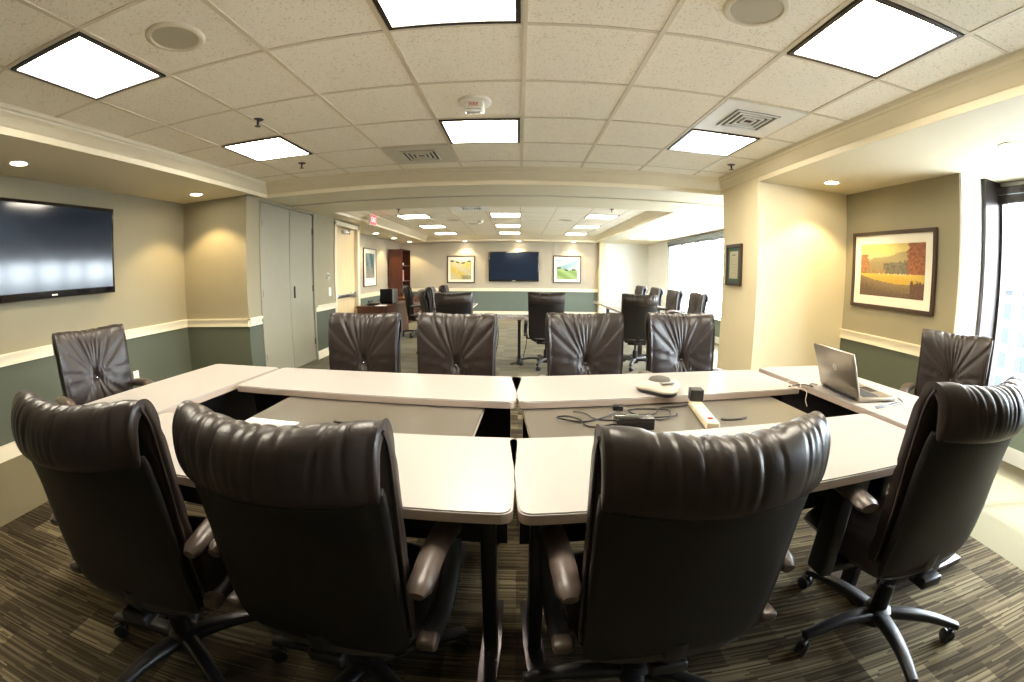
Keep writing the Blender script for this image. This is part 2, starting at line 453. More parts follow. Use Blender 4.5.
# ------------------------------------------------------------------ doors
def closet_leaf(name, y0, y1, handle):
    d = struct(name, MB().rbox(XO-.045, XO-.008, y0, y1, .015, 2.185, .003, 1), M_CLOSET)
    for z in (.3, 1.1, 1.95):
        yy = y0 if not handle else y1
        MB().box(XO-.012, XO+.004, yy-.012, yy+.012, z-.045, z+.045).build('hinge', M_VENTD, d)
    if handle:
        MB().rbox(XO-.010, XO+.010, y0+.10, y0+.125, .99, 1.15, .004).build('door_pull', M_BRONZE, d)
    return d
closet_leaf('door_1', 4.70, 5.40, False)
closet_leaf('door_2', 5.408, 6.10, True)
struct('trim_8', MB().box(XO-.05, XO+.012, 4.655, 4.69, 0, 2.21).box(XO-.05, XO+.012, 6.11, 6.15, 0, 2.21).box(XO-.06, XO-.03, 4.69, 6.11, 2.185, 2.21), M_CLOSET)
struct('trim_9', MB().box(XO-.08, XO+.02, 6.90, 6.965, 0, 2.2).box(XO-.08, XO+.02, 7.98, 8.08, 0, 2.2).box(XO-.08, XO+.02, 6.9, 8.08, 2.14, 2.21), M_TRIM)
d3 = struct('door_3', MB().rbox(XO-.10, XO-.055, 6.97, 7.975, .01, 2.13, .003, 1), M_DOOR)
MB().rbox(XO-.06, XO+.01, 7.0, 7.93, .88, .95, .012).rbox(XO-.06, XO+.0, 7.75, 7.95, .86, .97, .008).build('push_bar', M_CHROME, d3)
MB().rbox(XO-.06, XO+.01, 7.35, 7.62, 2.02, 2.09, .008).tube([(XO-.02, 7.6, 2.10), (XO+.06, 7.8, 2.13), (XO-.02, 7.9, 2.15)], .008).build('door_closer', M_CHROME, d3)

# ------------------------------------------------------------------ ceiling fixtures
def troffer(cx, cy, label, group, mat=None, w=.61):
    t = thing('ceiling_light', label, 'ceiling light', (cx, cy, CE), 0, group)
    a, b = w/2-.018, w/2-.040
    fr = MB()
    fr.box(-a, a, -a, -b, -.012, 0).box(-a, a, b, a, -.012, 0).box(-a, -b, -b, b, -.012, 0).box(b, a, -b, b, -.012, 0)
    fr.build('frame', M_BRONZE, t, False)
    MB().box(-b, b, -b, b, -.007, -.002).build('diffuser', mat or M_LIGHT, t, False)
    return t
gn = 'square ceiling lights of the near room'
troffer(X(-3.5), Y(.5), 'bright square ceiling light over the wall television, beside a round speaker', gn)
troffer(X(-.5), Y(.5), 'bright square ceiling light at the top edge, above the gap between the tables', gn)
troffer(X(2.5), Y(.5), 'largest bright square ceiling light, beside the window side beam', gn)
troffer(X(-3.5), Y(3.5), 'square ceiling light in front of the closet doors', gn)
troffer(X(-.5), Y(3.5), 'square ceiling light just behind the fire alarm', gn)
troffer(X(2.5), Y(3.5), 'square ceiling light touching the white louvred vent tile', gn)
gf = 'square ceiling lights of the far room'
rows = ('nearest row', 'middle row', 'last row')
for r, j in enumerate((11, 14, 17)):
    for cxx, nm in ((X(-3.5)+.12, 'on the exit sign side'), (X(-.5)+.03, 'in the middle line'), (X(2.5), 'on the window side')):
        troffer(cxx, Y(j+.5), 'far room square ceiling light %s, %s' % (nm, rows[r]), gf, M_LIGHTF)

def speaker(cx, cy, label):
    t = thing('ceiling_speaker', label, 'speaker', (cx, cy, CE), 0, 'round ceiling speakers')
    MB().lathe([(.105, -.004), (.112, -.012), (.128, -.012), (.136, -.006), (.138, 0), (.104, 0)], 40).build('rim', M_GRIDM, t)
    MB().lathe([(0, -.011), (.06, -.010), (.106, -.006), (.106, -.001)], 40).build('grille', simple('speaker_grille', (.46, .42, .31), .6, bump=.3, bscale=900), t)
speaker(X(-2.5), Y(.5), 'round ceiling speaker between the ceiling lights on the television side')
speaker(X(1.5), Y(.5), 'round ceiling speaker beside the largest ceiling light')
speaker(-.98, 9.6, 'small far room ceiling speaker beside the smoke detector')
speaker(.95, 8.9, 'small far room ceiling speaker near the window side lights')
speaker(-1.35, 8.9, 'small far room ceiling speaker near the exit sign side lights')

def vent(cx, cy, w, label, plate, flip=0):
    t = thing('air_vent', label, 'air vent', (cx, cy, CE), flip, 'ceiling air vents')
    MB().box(-w/2, w/2, -w/2, w/2, -.008, -.003).build('plate', plate, t, False)
    lv = MB(); dk = MB()
    for i in range(4):
        s = .16 - .038*i
        for a in range(4):
            m = Matrix.Rotation(a*pi/2, 4, 'Z')
            lv.prism([(-s, -s), (s, -s), (s-.013, -s+.013), (-s+.013, -s+.013)], -.018, -.0095, m)
    dk.box(-.165, .165, -.165, .165, -.0095, -.0078)
    dk.build('duct_opening', M_VENTD, t, False)
    lv.build('louvres', plate, t, False)
vent(X(-1.5), Y(4.5), .585, 'beige louvred air vent behind the fire alarm, above the far beam', M_VENT)
vent(X(2.5), Y(2.5), .585, 'white louvred air vent touching the window side ceiling light', simple('vent_white', (.85, .84, .78), .5))
vent(-.8, 7.3, .585, 'far room ceiling vent just beyond the dividing beam', simple('vent_white', (.85, .84, .78), .5))

def sprinkler(x, y, label):
    t = thing('sprinkler_head', label, 'sprinkler', (x, y, CE), 0, 'ceiling sprinkler heads')
    MB().lathe([(0, -.004), (.035, -.004), (.04, 0), (0, 0)], 20).build('escutcheon', M_VENTD, t)
    MB().lathe([(.009, -.003), (.009, -.03), (.006, -.045), (.022, -.048), (.022, -.051), (0, -.051)], 14).build('nozzle', M_BRONZE, t)
sprinkler(-2.08, 3.86, 'small sprinkler head behind the ceiling light by the closets')
sprinkler(2.02, 3.87, 'small sprinkler head beside the window side ceiling light')
sprinkler(-1.78, 2.62, 'small sprinkler head in front of the ceiling light by the closets')
sprinkler(-2.03, 7.2, 'small far room sprinkler head beside the exit sign')
sprinkler(1.54, 7.2, 'small far room sprinkler head above the window side lights')

t = thing('fire_alarm', 'white round ceiling fire alarm with strobe and red lettering', 'fire alarm', (X(-.5), Y(2.5), CE))
MB().lathe([(0, -.03), (.085, -.028), (.105, -.018), (.108, 0), (0, 0)], 32).build('base', M_PLATE, t)
MB().rbox(-.062, .062, -.065, .05, -.075, -.02, .012).build('housing', M_PLATE, t)
MB().rbox(-.05, .05, -.068, -.02, -.098, -.072, .008).build('strobe_lens', simple('strobe_lens', (.7, .7, .7), .1, .5), t)
text('lettering', 'FIRE', .032, simple('alarm_red', (.6, .03, .02), .5), t, (0, -.066, -.047), (pi/2, 0, 0))
t = thing('smoke_detector', 'small white smoke detector on the far room ceiling', 'smoke detector', (-.8, 9.1, CE))
MB().lathe([(0, -.05), (.04, -.05), (.05, -.035), (.065, -.02), (.07, 0), (0, 0)], 24).build('housing', M_PLATE, t)
MB().lathe([(.052, -.030), (.056, -.026), (.052, -.022)], 24).build('grille_ring', M_VENTD, t)

def downlight(x, y, label, group, energy=15., z=SO, col=(1, .76, .40)):
    t = thing('downlight', label, 'recessed light', (x, y, z), 0, group)
    MB().lathe([(.062, -.001), (.066, -.007), (.082, -.007), (.086, 0), (.06, 0)], 28).build('trim_ring', M_PLATE, t)
    MB().lathe([(0, -.004), (.062, -.002), (.062, 0)], 24).build('lamp', M_LAMP, t)
    li = bpy.data.lights.new('downlight_beam', 'SPOT'); li.energy = energy; li.color = col; li.spot_size = radians(105); li.spot_blend = .35; li.shadow_soft_size = .03
    lo = bpy.data.objects.new('downlight_beam', li); COL.objects.link(lo); lo.parent = t; lo.location = (0, 0, -.02)
g1, g2 = 'recessed lights in the near soffits', 'recessed lights in the far soffits'
downlight(-3.58, 1.92, 'round recessed soffit light above the near television', g1)
downlight(-3.50, 3.98, 'round recessed soffit light over the niche beside the closets', g1, 30)
downlight(2.90, 3.46, 'round recessed soffit light over the landscape picture corner', g1, 24)
downlight(3.02, 1.70, 'round recessed soffit light beside the near window', g1)
for i, (x, y, l) in enumerate(((-3.30, 9.8, 'recessed light above the blue framed print'), (-3.30, 11.3, 'recessed light between blue print and bookcase'), (-3.25, 12.75, 'recessed light above the mahogany bookcase'),
        (-1.6, 12.98, 'recessed light above the yellow framed print'), (.0, 12.98, 'recessed light above the far television'), (1.62, 12.98, 'recessed light above the green framed print'))):
    downlight(x, y, l, g2, 26)
for x, y, l in ((2.85, 6.4, 'bay soffit recessed light nearest the column'), (2.87, 7.9, 'bay soffit recessed light, second from the column'), (2.9, 9.5, 'bay soffit recessed light, third from the column'), (2.95, 11.1, 'bay soffit recessed light farthest from the column')):
    downlight(x, y, l, g2, 14)

t = thing('exit_sign', 'small lit red EXIT sign hanging from the far room ceiling', 'exit sign', (-2.635, 7.6, 2.17))
MB().rbox(-.025, .025, -.16, .16, 0, .19, .006).build('housing', M_PLATE, t)
MB().box(.0255, .028, -.15, .15, .012, .178).build('red_face', M_RED, t, False)
text('lettering', 'EXIT', .13, emis('exit_white', (1, .80, .80), .35), t, (.0295, 0, .095), (pi/2, 0, pi/2))
MB().tube([(0, 0, .185), (0, 0, .21)], .012).build('stem', M_PLATE, t)

# ------------------------------------------------------------------ wall-mounted things
def television(name_label, w, h, loc, rz, logo):
    t = thing('wall_television', name_label, 'television', loc, rz)
    # local: screen faces -y, centred on x, z from 0..h
    b = .032
    fr = MB().rbox(-w/2, w/2, -.045, 0, 0, h, .012, 3)
    fr.build('housing', M_BLACKG, t)
    MB().box(-w/2+b, w/2-b, -.0475, -.0445, b+.03, h-b).build('screen', M_SCREEN, t, False)
    MB().box(-w/2+.15, w/2-.15, 0, .058, .1, h-.1).build('wall_bracket', M_BLACKM, t, False)
    MB().rbox(-logo/2, logo/2, -.047, -.044, .020, .034, .001, 1).build('logo', M_PLATE, t)
    return t
television('large flat television on the near wall above the chair rail', 1.44, .82, (XL+.065, 2.47, 1.23), pi/2, .06)
television('flat television on the far wall between two framed prints', 1.50, .90, (-.15, YFAR-.065, 1.03), 0, .11)

M_PAINT = mat_vcol('print_paint')
def painting(name, label, loc, rz, w, h, fw, mw, func, frame=M_DARKFR, matm=None, nx=90, bot=0.):
    t = thing(name, label, 'picture', loc, rz)
    # local: faces -y, origin at centre of back
    fr = MB()
    for x0, x1, z0, z1 in ((-w/2, w/2, -h/2, -h/2+fw), (-w/2, w/2, h/2-fw, h/2), (-w/2, -w/2+fw, -h/2+fw, h/2-fw), (w/2-fw, w/2, -h/2+fw, h/2-fw)):
        fr.box(x0, x1, -.028, 0, z0, z1)
    fr.build('frame', frame, t, False)
    MB().box(-w/2+fw, w/2-fw, -.014, -.004, -h/2+fw, h/2-fw).build('mat_board', matm or M_MAT, t, False)
    pw, ph = w-2*fw-2*mw, h-2*fw-2*mw-bot
    nz = max(4, int(nx*ph/pw)); mb = MB()
    mb.grid(lambda i, j: (-pw/2+pw*i/nx, -.0155, -ph/2+bot/2+ph*j/nz), nx+1, nz+1)
    o = mb.build('print', M_PAINT, t, False)
    me = o.data; ca = me.color_attributes.new('paint', 'FLOAT_COLOR', 'CORNER'); rnd = random.Random(3)
    for p in me.polygons:
        c = p.center; u = c.x/pw+.5; v = (c.z-bot/2)/ph+.5
        col = tuple(k*.62 for k in func(u, v, rnd))
        for li in p.loop_indices: ca.data[li].color = (*col, 1)
    return t
def lerp(a, b, t): t = max(0, min(1, t)); return tuple(p+(q-p)*t for p, q in zip(a, b))
def jit(c, rnd, a=.15): k = 1+(rnd.random()-.5)*2*a; return tuple(max(0, p*k) for p in c)
from mathutils import noise as mnoise
def fb(x, y, s=0.):
    return mnoise.fractal(Vector((x, y, s)), 1., 2., 4)
def art_autumn(u, v, rnd):
    w = .03*fb(u*7, v*7, 1.); w2 = .05*fb(u*16, v*16, 4.); tex = fb(u*30, v*22, 7.)
    sky = lerp((.86, .62, .40), (.92, .72, .26), min(1, max(0, (v-.62)/.3)+.4*u))
    c = sky
    ridge = .66+.26*u+w if u > .12 else .70-.1*u+w          # far hill climbing to the side of the red tree
    if v < ridge: c = lerp((.42, .34, .17), (.50, .42, .20), (v-.45)/.4)
    if v < .60+.06*sin(u*5)+w: c = lerp(c, (.40, .30, .15), .5)
    if .38 < u < .80 and .42 < v < .60+.09*u+w2: c = lerp((.17, .145, .10), (.27, .23, .15), .5+tex)
    if .18 < u < .42 and .42 < v < .50+w2: c = lerp((.40, .24, .10), (.52, .34, .16), .5+tex)
    if u < .17-.30*abs(v-.58)+w2 and .40 < v < .80: c = lerp((.42, .17, .07), (.58, .30, .14), .5+tex)
    if u > .80-.06*sin((v-.3)*4)+w2 and v > .36: c = lerp((.30, .09, .04), (.52, .20, .09), .5+.8*tex)
    if v < .43+.3*w: c = lerp((.88, .62, .12), (.74, .46, .07), (.43-v)/.14+tex*.3)
    if .405 < v < .445 and .25 < u < .82 and fb(u*40, 3., 2.) > .15: c = (.88, .78, .55)
    edge = .40-.16*sin(min(1, u*1.25)*pi*.55)+.25*w
    if v < edge: c = lerp((.36, .25, .12), (.19, .12, .075), (edge-v)/.22+.35*tex)
    if u > .80 and v < .40 and v < .30+.1*fb(u*25, 1., 3.): c = lerp((.22, .11, .06), (.14, .075, .05), .5+tex)
    if u > .84 and .28 < v < .42 and fb(u*55, 0., 5.) > .05: c = (.75, .50, .14)
    return jit(c, rnd, .06)
def art_yellow(u, v, rnd):
    b = .86+.05*sin(u*7+1)
    if v > b+.03: c = (.62, .70, .66)
    elif v > b-.04: c = (.10, .10, .05) if sin(u*23) > -.2 else (.6, .55, .3)
    else:
        c = lerp((.82, .58, .02), (.72, .66, .40), .5+.5*sin(u*6+v*8))
        if rnd.random() < .25: c = (.85, .80, .55)
    if v < .2 and u > .55 and rnd.random() < .6: c = (.22, .28, .18)
    return jit(c, rnd, .2)
def art_green(u, v, rnd):
    hgt = .55-.12*u+.04*sin(u*9)
    if v > hgt: c = lerp((.62, .74, .72), (.32, .50, .62), .5+.5*sin(u*5-v*11))
    else: c = lerp((.26, .42, .10), (.42, .58, .22), .5+.5*sin(u*8+v*13))
    if abs(v-hgt) < .035 and (sin(u*17) > 0 or u < .2): c = (.03, .05, .03)
    return jit(c, rnd, .2)
def art_blue(u, v, rnd):
    c = lerp((.10, .17, .19), (.25, .36, .40), .5+.5*sin(u*11+v*5))
    if v < .5 and rnd.random() < .5*(1-v): c = (.55, .40, .22)
    if v < .2: c = lerp(c, (.42, .38, .34), .6)
    return jit(c, rnd, .35)
painting('framed_landscape', 'dark framed autumn landscape print above the chair rail by the near window', (XR-.004, 3.175, 1.455), -pi/2, 1.07, .73, .034, .085, art_autumn, nx=110)
painting('framed_print', 'framed yellow field print on the far wall', (-1.755, YFAR-.004, 1.40), 0, .85, .83, .032, .075, art_yellow, nx=60)
painting('framed_print', 'framed green hills print on the far wall', (1.455, YFAR-.004, 1.415), 0, .85, .83, .032, .085, art_green, nx=60)
painting('framed_print', 'framed blue print in wide white mat above the desk', (XF+.004, 10.33, 1.46), pi/2, .92, .93, .022, .10, art_blue, nx=60, bot=.08)
def art_cert(u, v, rnd):
    c = (.80, .74, .52)
    if abs(v-.86) < .03 and .3 < u < .7: c = (.25, .36, .28)
    if .15 < v < .75 and int(v*30) % 3 == 0 and .16 < u < .84 and rnd.random() < .8: c = (.66, .60, .42)
    return c
painting('framed_certificate', 'small framed certificate with green mat on the cream column', (XC-.004, 4.32, 1.43), -pi/2, .34, .44, .03, .045, art_cert, M_DARKFR, simple('green_mat', (.07, .13, .10), .8), nx=40)

def plate(name, label, cat, loc, rz, w, h, kind):
    t = thing(name, label, cat, loc, rz)
    MB().rbox(-w/2, w/2, -.008, 0, -h/2, h/2, .003, 2).build('cover_plate', M_PLATE if kind != 'thermo' else M_VENT, t)
    if kind == 'switch': MB().rbox(-.017, .017, -.013, -.007, -.033, .033, .003).build('rocker', M_WHITEW, t)
    elif kind == 'outlet':
        for s in (-1, 1): MB().rbox(-.016, .016, -.011, -.007, s*.024-.015, s*.024+.015, .005).build('socket', M_WHITEW, t)
    else:
        MB().rbox(-.028, .028, -.028, -.007, -.04, .045, .005).build('body', M_VENT, t)
        MB().box(-.018, .018, -.0295, -.027, .0, .03).build('display', M_BLACKM, t)
plate('wall_thermostat', 'small thermostat on the wall between closet and wooden door', 'thermostat', (XO+.001, 6.62, 1.27), pi/2, .08, .12, 'thermo')
plate('light_switch', 'white light switch below the thermostat', 'light switch', (XO+.001, 6.70, 1.02), pi/2, .09, .14, 'switch')
plate('wall_outlet', 'white wall outlet on the green wainscot beside the corner chair', 'outlet', (XL+.001, 3.44, .32), pi/2, .08, .13, 'outlet')

# ------------------------------------------------------------------ chairs
ZB = .72     # height of the tufting button
def half_w(z):
    pts = [(.39, .196), (.415, .218), (.46, .230), (.60, .233), (.75, .235), (.86, .237), (.95, .241), (1.02, .245)]
    if z <= pts[0][0]: return pts[0][1]
    for (a, wa), (b, wb) in zip(pts, pts[1:]):
        if z <= b: return wa+(wb-wa)*(z-a)/(b-a)
    return pts[-1][1]
def wing(u, z): return .055*(u*u)*sstep(.5, 1.04, z)+.015*u*u
def slab(mb, cl, thick, nu, ns, disp=None, edge=6, zlift=.028):
    C = spline([(0, a, b) for a, b in cl], ns); T = spline([(0, 0, a) for a in thick], ns)
    N = []
    for i in range(ns):
        d = (C[min(i+1, ns-1)]-C[max(i-1, 0)]).normalized(); N.append(Vector((0, d.z, -d.y)))
    nl = 2*ns
    def f(i, j):
        u = -1+2*i/(nu-1); u = u*(1.5-.5*u*u) if False else sin(u*pi/2)*.35+u*.65
        k = j if j < ns else nl-1-j; side = 1 if j < ns else -1
        c = C[k]; e = max(.30, (1-abs(u)**edge))**.5
        endf = 1.0
        q = min(k, ns-1-k)
        if q < 3: endf = (.45, .75, .93)[q]
        p = c+N[k]*(side*T[k].z*.5*e*endf)
        w = half_w(c.z)
        x = u*w
        y = p.y+wing(u, c.z); z = p.z+zlift*u*u*sstep(.83, 1.0, c.z)
        if disp:
            dd = disp(x, c.z, k/(ns-1), side, u)
            y += N[k].y*side*dd; z += N[k].z*side*dd
        return (x, y, z)
    mb.grid(f, nu, nl, closev=True, cap=True)
    return mb
_rf = random.Random(11)
FOLDS = [(pi/2+a, _rf.uniform(.5, 1.4)) for a in (-.86, -.55, -.34, -.17, -.02, .10, .24, .50, .80)] + [(-pi/2+a, 1.) for a in (-.9, -.5, -.12, .3, .75)] + [(.25, .8), (-.15, .6), (pi-.2, .8), (pi+.2, .6)]
RIPS = [(_rf.triangular(-.85, .85, 0), _rf.uniform(.4, 1.5), _rf.uniform(-.25, .25)) for _ in range(26)]
def pleat(x, z, s, side, u):
    if side < 0: return 0.
    d = 0.
    dz = z-ZB
    fr = sstep(.74, .60, s)          # front face only
    if fr > 0:
        r = sqrt(x*x+dz*dz)+1e-4; a = atan2(dz, x)
        for ang, k in FOLDS:
            da = (a-ang+pi) % (2*pi)-pi
            perp = abs(r*sin(da)) if abs(da) < pi/2 else 9
            wd = .0045+.020*r
            d += -fr*k*.0135*exp(-(perp/wd)**2)*exp(-r/.45)*(1-exp(-r/.02))
        d += -.020*exp(-(r/.030)**2)*fr
        d += .010*fr*(1-exp(-(r/.12)**2))*(1-u*u)
    tp = sstep(.56, .70, s)
    if tp > 0:                       # gathered wrinkles running over the rolled top
        for c, k, sl in RIPS:
            dx = (u-c-sl*(s-.8))/.024
            d += -tp*.0021*k*exp(-dx*dx)*max(0., sin(min(1, (s-.56)/.40)*pi))
    return d
CUSH = [(-.150, .445), (-.152, .52), (-.163, .62), (-.180, .73), (-.200, .825), (-.222, .905), (-.242, .956), (-.266, .986), (-.294, .986), (-.314, .960), (-.318, .920), (-.312, .880)]
CTH = [.050, .058, .060, .056, .054, .054, .056, .058, .058, .054, .048, .030]
SHEL = [(-.198, .405), (-.205, .47), (-.217, .57), (-.235, .68), (-.257, .78), (-.280, .855), (-.297, .905)]
STH = [.028, .038, .044, .046, .046, .042, .034]

def make_chair(name, label, arms='loop'):
    t = thing(name, label, 'chair')
    # seat
    nu, nv = 25, 33
    def seatf(i, j):
        u = -1+2*i/(nu-1); a = 2*pi*j/nv
        return (0, 0, 0)
    mb = MB()
    b = bmesh.new(); bmesh.ops.create_grid(b, x_segments=24, y_segments=24, size=1)
    top = []
    n = 25
    def sf(i, j, up):
        u = -1+2*i/(n-1); v = -1+2*j/(n-1)
        x = .235*u*sqrt(1-.28*v*v)*1.02; y = .035+.255*v*sqrt(1-.22*u*u)
        e = (1-abs(u)**5)*(1-abs(v)**5); e = max(0, e)**.45
        z = .405+(.058*e+.010*e*(1-.6*u*u) if up else -.042*e)
        if v > .45: z -= .030*((v-.45)/.55)**2
        if up:
            z += -.008*exp(-(u*u+v*v)*3)+.0025*sin(x*90+sin(y*25)*2)*e*(abs(u) > .35)
        return (x, y, z)
    b.free()
    mb.grid(lambda i, j: sf(i, j, True), n, n); mb.grid(lambda i, j: sf(i, j, False), n, n)
    bmesh.ops.remove_doubles(mb.bm, verts=mb.bm.verts, dist=.0006)
    mb.build('seat', M_LEATHER, t, angle=60)
    cush = slab(MB(), CUSH, CTH, 121, 66, pleat).build('backrest', M_LEATHER, t, angle=75)
    MB().lathe([(0, .006), (.006, .005), (.009, .001), (.009, -.003), (0, -.004)], 14, mat=Matrix.Translation((0, -.158, ZB)) @ Matrix.Rotation(-pi/2, 4, 'X')).build('button', M_CHROME, cush)
    sh = slab(MB(), SHEL, STH, 41, 26, None, 8, 0.).build('back_shell', M_SHELL, t, angle=75)
    for s in (-1, 1):                # piping along the side edges
        C = spline([(0, a, b_) for a, b_ in CUSH[:8]], 26)
        MB().tube([(s*(half_w(c.z)+.001), c.y-.024+wing(1, c.z), c.z+.028*sstep(.83, 1.0, c.z)) for c in C], .0042, 6).build('piping', M_PIPE, cush)
    # arms
    for s in (-1, 1):
        if arms == 'loop':
            path = spline([(s*.272, -.17, .452), (s*.280, -.08, .452), (s*.284, .0, .480), (s*.284, .075, .540), (s*.282, .098, .595), (s*.278, .070, .628), (s*.274, -.05, .634), (s*.270, -.17, .622)], 34)
            a = MB().tube(path, .017, 10, 1.5).build('armrest', M_PLASTIC, t)
            pp = spline([(s*.270, -.205, .628), (s*.274, -.09, .645), (s*.278, .02, .648), (s*.280, .085, .628), (s*.282, .105, .600)], 20)
            MB().tube(pp, [.012]+[.021]*3+[.022]*12+[.020]*3+[.010], 12, 1.45).build('arm_pad', M_ARM, a)
            MB().rbox(s*.272-.026, s*.272+.026, -.195, -.145, .436, .470, .012).build('end_cap', M_ARM, a)
            MB().rbox(min(s*.12, s*.262), max(s*.12, s*.262), -.09, -.02, .385, .41, .008).rbox(s*.262-.012, s*.262+.012, -.09, -.03, .39, .46, .006).build('arm_bracket', M_PLASTIC, a)
        else:
            a = MB().rbox(s*.300-.026, s*.300+.026, -.045, .045, .33, .63, .012).rbox(min(s*.10, s*.300), max(s*.10, s*.300), -.04, .04, .335, .365, .01).build('armrest', M_PLASTIC, t)
            pp = spline([(s*.292, .16, .650), (s*.298, .05, .655), (s*.306, -.05, .655), (s*.314, -.145, .648)], 16)
            MB().tube(pp, [.016]+[.021]*14+[.016], 12, 2.0).build('arm_pad', M_ARM, a)
    # mechanism, column, base
    MB().rbox(-.13, .13, -.15, .15, .325, .375, .015).rbox(-.17, .17, -.10, .17, .352, .378, .01).rbox(-.05, .05, -.215, -.10, .335, .372, .01).build('seat_mechanism', M_PLASTIC, t)
    MB().tube([(0, -.12, .358), (0, -.18, .366), (0, -.200, .40), (0, -.206, .46)], .022, 8, 1.8).build('back_support', M_PLASTIC, t)
    MB().tube([(.12, .05, .355), (.22, .06, .352), (.27, .06, .345)], .007).build('tilt_lever', M_PLASTIC, t)
    MB().lathe([(.0, .075), (.036, .075), (.034, .20), (.030, .235), (.0145, .236), (.0145, .34), (0, .34)], 20).build('gas_lift', M_BLACKM, t)
    MB().lathe([(0, .05), (.05, .055), (.062, .085), (.058, .118), (.04, .128), (0, .128)], 20).build('hub', M_PLASTIC, t)
    for k in range(5):
        a = radians(90+72*k+18); m = Matrix.Rotation(a, 4, 'Z')
        def lf(i, j):
            s = i/9; x = .035+.315*s; w = .034-.014*s; h = .020-.006*s
            zc = .100+.022*sin(s*pi*.9)-.022*s
            ang = 2*pi*j/10
            cx, sx = cos(ang), sin(ang)
            return m @ Vector((x, w*(abs(cx)**.6)*(1 if cx >= 0 else -1), zc+h*(abs(sx)**.6)*(1 if sx >= 0 else -1)))
        leg = MB().grid(lf, 10, 10, closev=True, cap=True).build('leg', M_PLASTIC, t, angle=60)
        q = m @ Matrix.Translation((.335, 0, 0)) @ Matrix.Rotation(radians(35*k), 4, 'Z')
        cs = MB().lathe([(.008, .052), (.008, .09)], 10, mat=q)
        for sd in (-1, 1):
            cs.lathe([(0, -.009), (.022, -.009), (.0285, -.005), (.0285, .005), (.022, .009), (0, .009)], 18, mat=q @ Matrix.Translation((.012, sd*.014, .0285)) @ Matrix.Rotation(pi/2, 4, 'X'))
        cs.rbox(-.012, .030, -.010, .010, .028, .060, .006, mat=q)
        cs.build('caster', M_PLASTIC, leg)
    return t

GC = 'black leather chairs around the white tables'
GF = 'black leather chairs in the far room'
chair = make_chair('office_chair', 'leather office chair')
def put(o, x, y, deg, z=0.): o.location = (x, y, z); o.rotation_euler = (0, 0, radians(deg)); return o
def place(x, y, deg, label, group, z=0., src=None):
    return dup(src or chair, (x, y, z), radians(deg), label, group)
chair['label'] = 'leather office chair seen from behind, in front of the paper sheet'
chair['group'] = GC
put(chair, -.465, .935, -4)
n1 = place(-1.09, .905, 4, 'leather office chair seen from behind at the table corner nearest the television', GC)
n3 = place(.375, .94, 3, 'leather office chair seen from behind, in front of the power strip and cords', GC)
chair_t = make_chair('office_chair', 'leather office chair with straight T shaped arms and rolled headrest, nearest the sunlit carpet', 'T')
chair_t['group'] = GC
put(chair_t, 1.315, 1.02, 2)
place(-1.00, 2.44, 174, 'tufted brown leather chair behind the far white table, nearest the closet doors', GC)
place(-.40, 2.40, 172, 'tufted brown leather chair behind the far white table, second from the closet doors', GC)
place(.44, 2.48, 187, 'tufted brown leather chair behind the far white table, behind the cable tangle', GC)
place(1.11, 2.60, 184, 'tufted brown leather chair behind the far white table, nearest the cream column', GC)
place(-2.50, 1.87, -106, 'tufted leather chair against the green wainscot under the near television', GC)
place(2.72, 1.90, 122, 'tufted leather chair behind the open laptop under the landscape print', GC)
place(.38, 5.93, -4, 'far room chair seen from behind, below the far television', GF)
place(1.64, 5.90, -6, 'far room chair seen from behind at the end of the window side table', GF)
place(-.80, 5.74, -8, 'far room chair seen from behind, below the yellow print', GF)
place(-1.25, 6.72, -70, 'far room chair seen from the side at the end of the cross table', GF)
place(-1.42, 8.05, -88, 'far room chair beside the narrow side table, nearer of two seen above the seen-from-behind chair', GF)
place(-1.38, 9.3, -88, 'far room chair beside the narrow side table, farther of two seen above the seen-from-behind chair', GF)
place(-2.05, 8.75, -70, 'far room chair mostly hidden between the credenza and the sideways chair', GF)
for y, l in ((6.85, 'nearest'), (8.0, 'second nearest'), (9.15, 'third nearest'), (10.4, 'farthest')):
    place(2.78, y, 96, 'far room chair facing the window side table, %s of the row of four' % l, GF)

def lower(o, dz):
    for c in o.children:
        if c.name.split('.')[0] not in ('hub', 'leg', 'gas_lift'): c.location.z = dz
lower(chair, -.014); lower(n3, -.022); lower(n1, -.01); lower(chair_t, .015)
for o, dx, dy in ((n1, -.05, -.03), (chair_t, .05, -.05)):
    for c in o.children:
        if c.name.split('.')[0] in ('hub', 'leg', 'gas_lift'): c.location.x = dx; c.location.y = dy
        if c.name.split('.')[0] == 'seat_mechanism': c.location.x = dx/2; c.location.y = dy/2
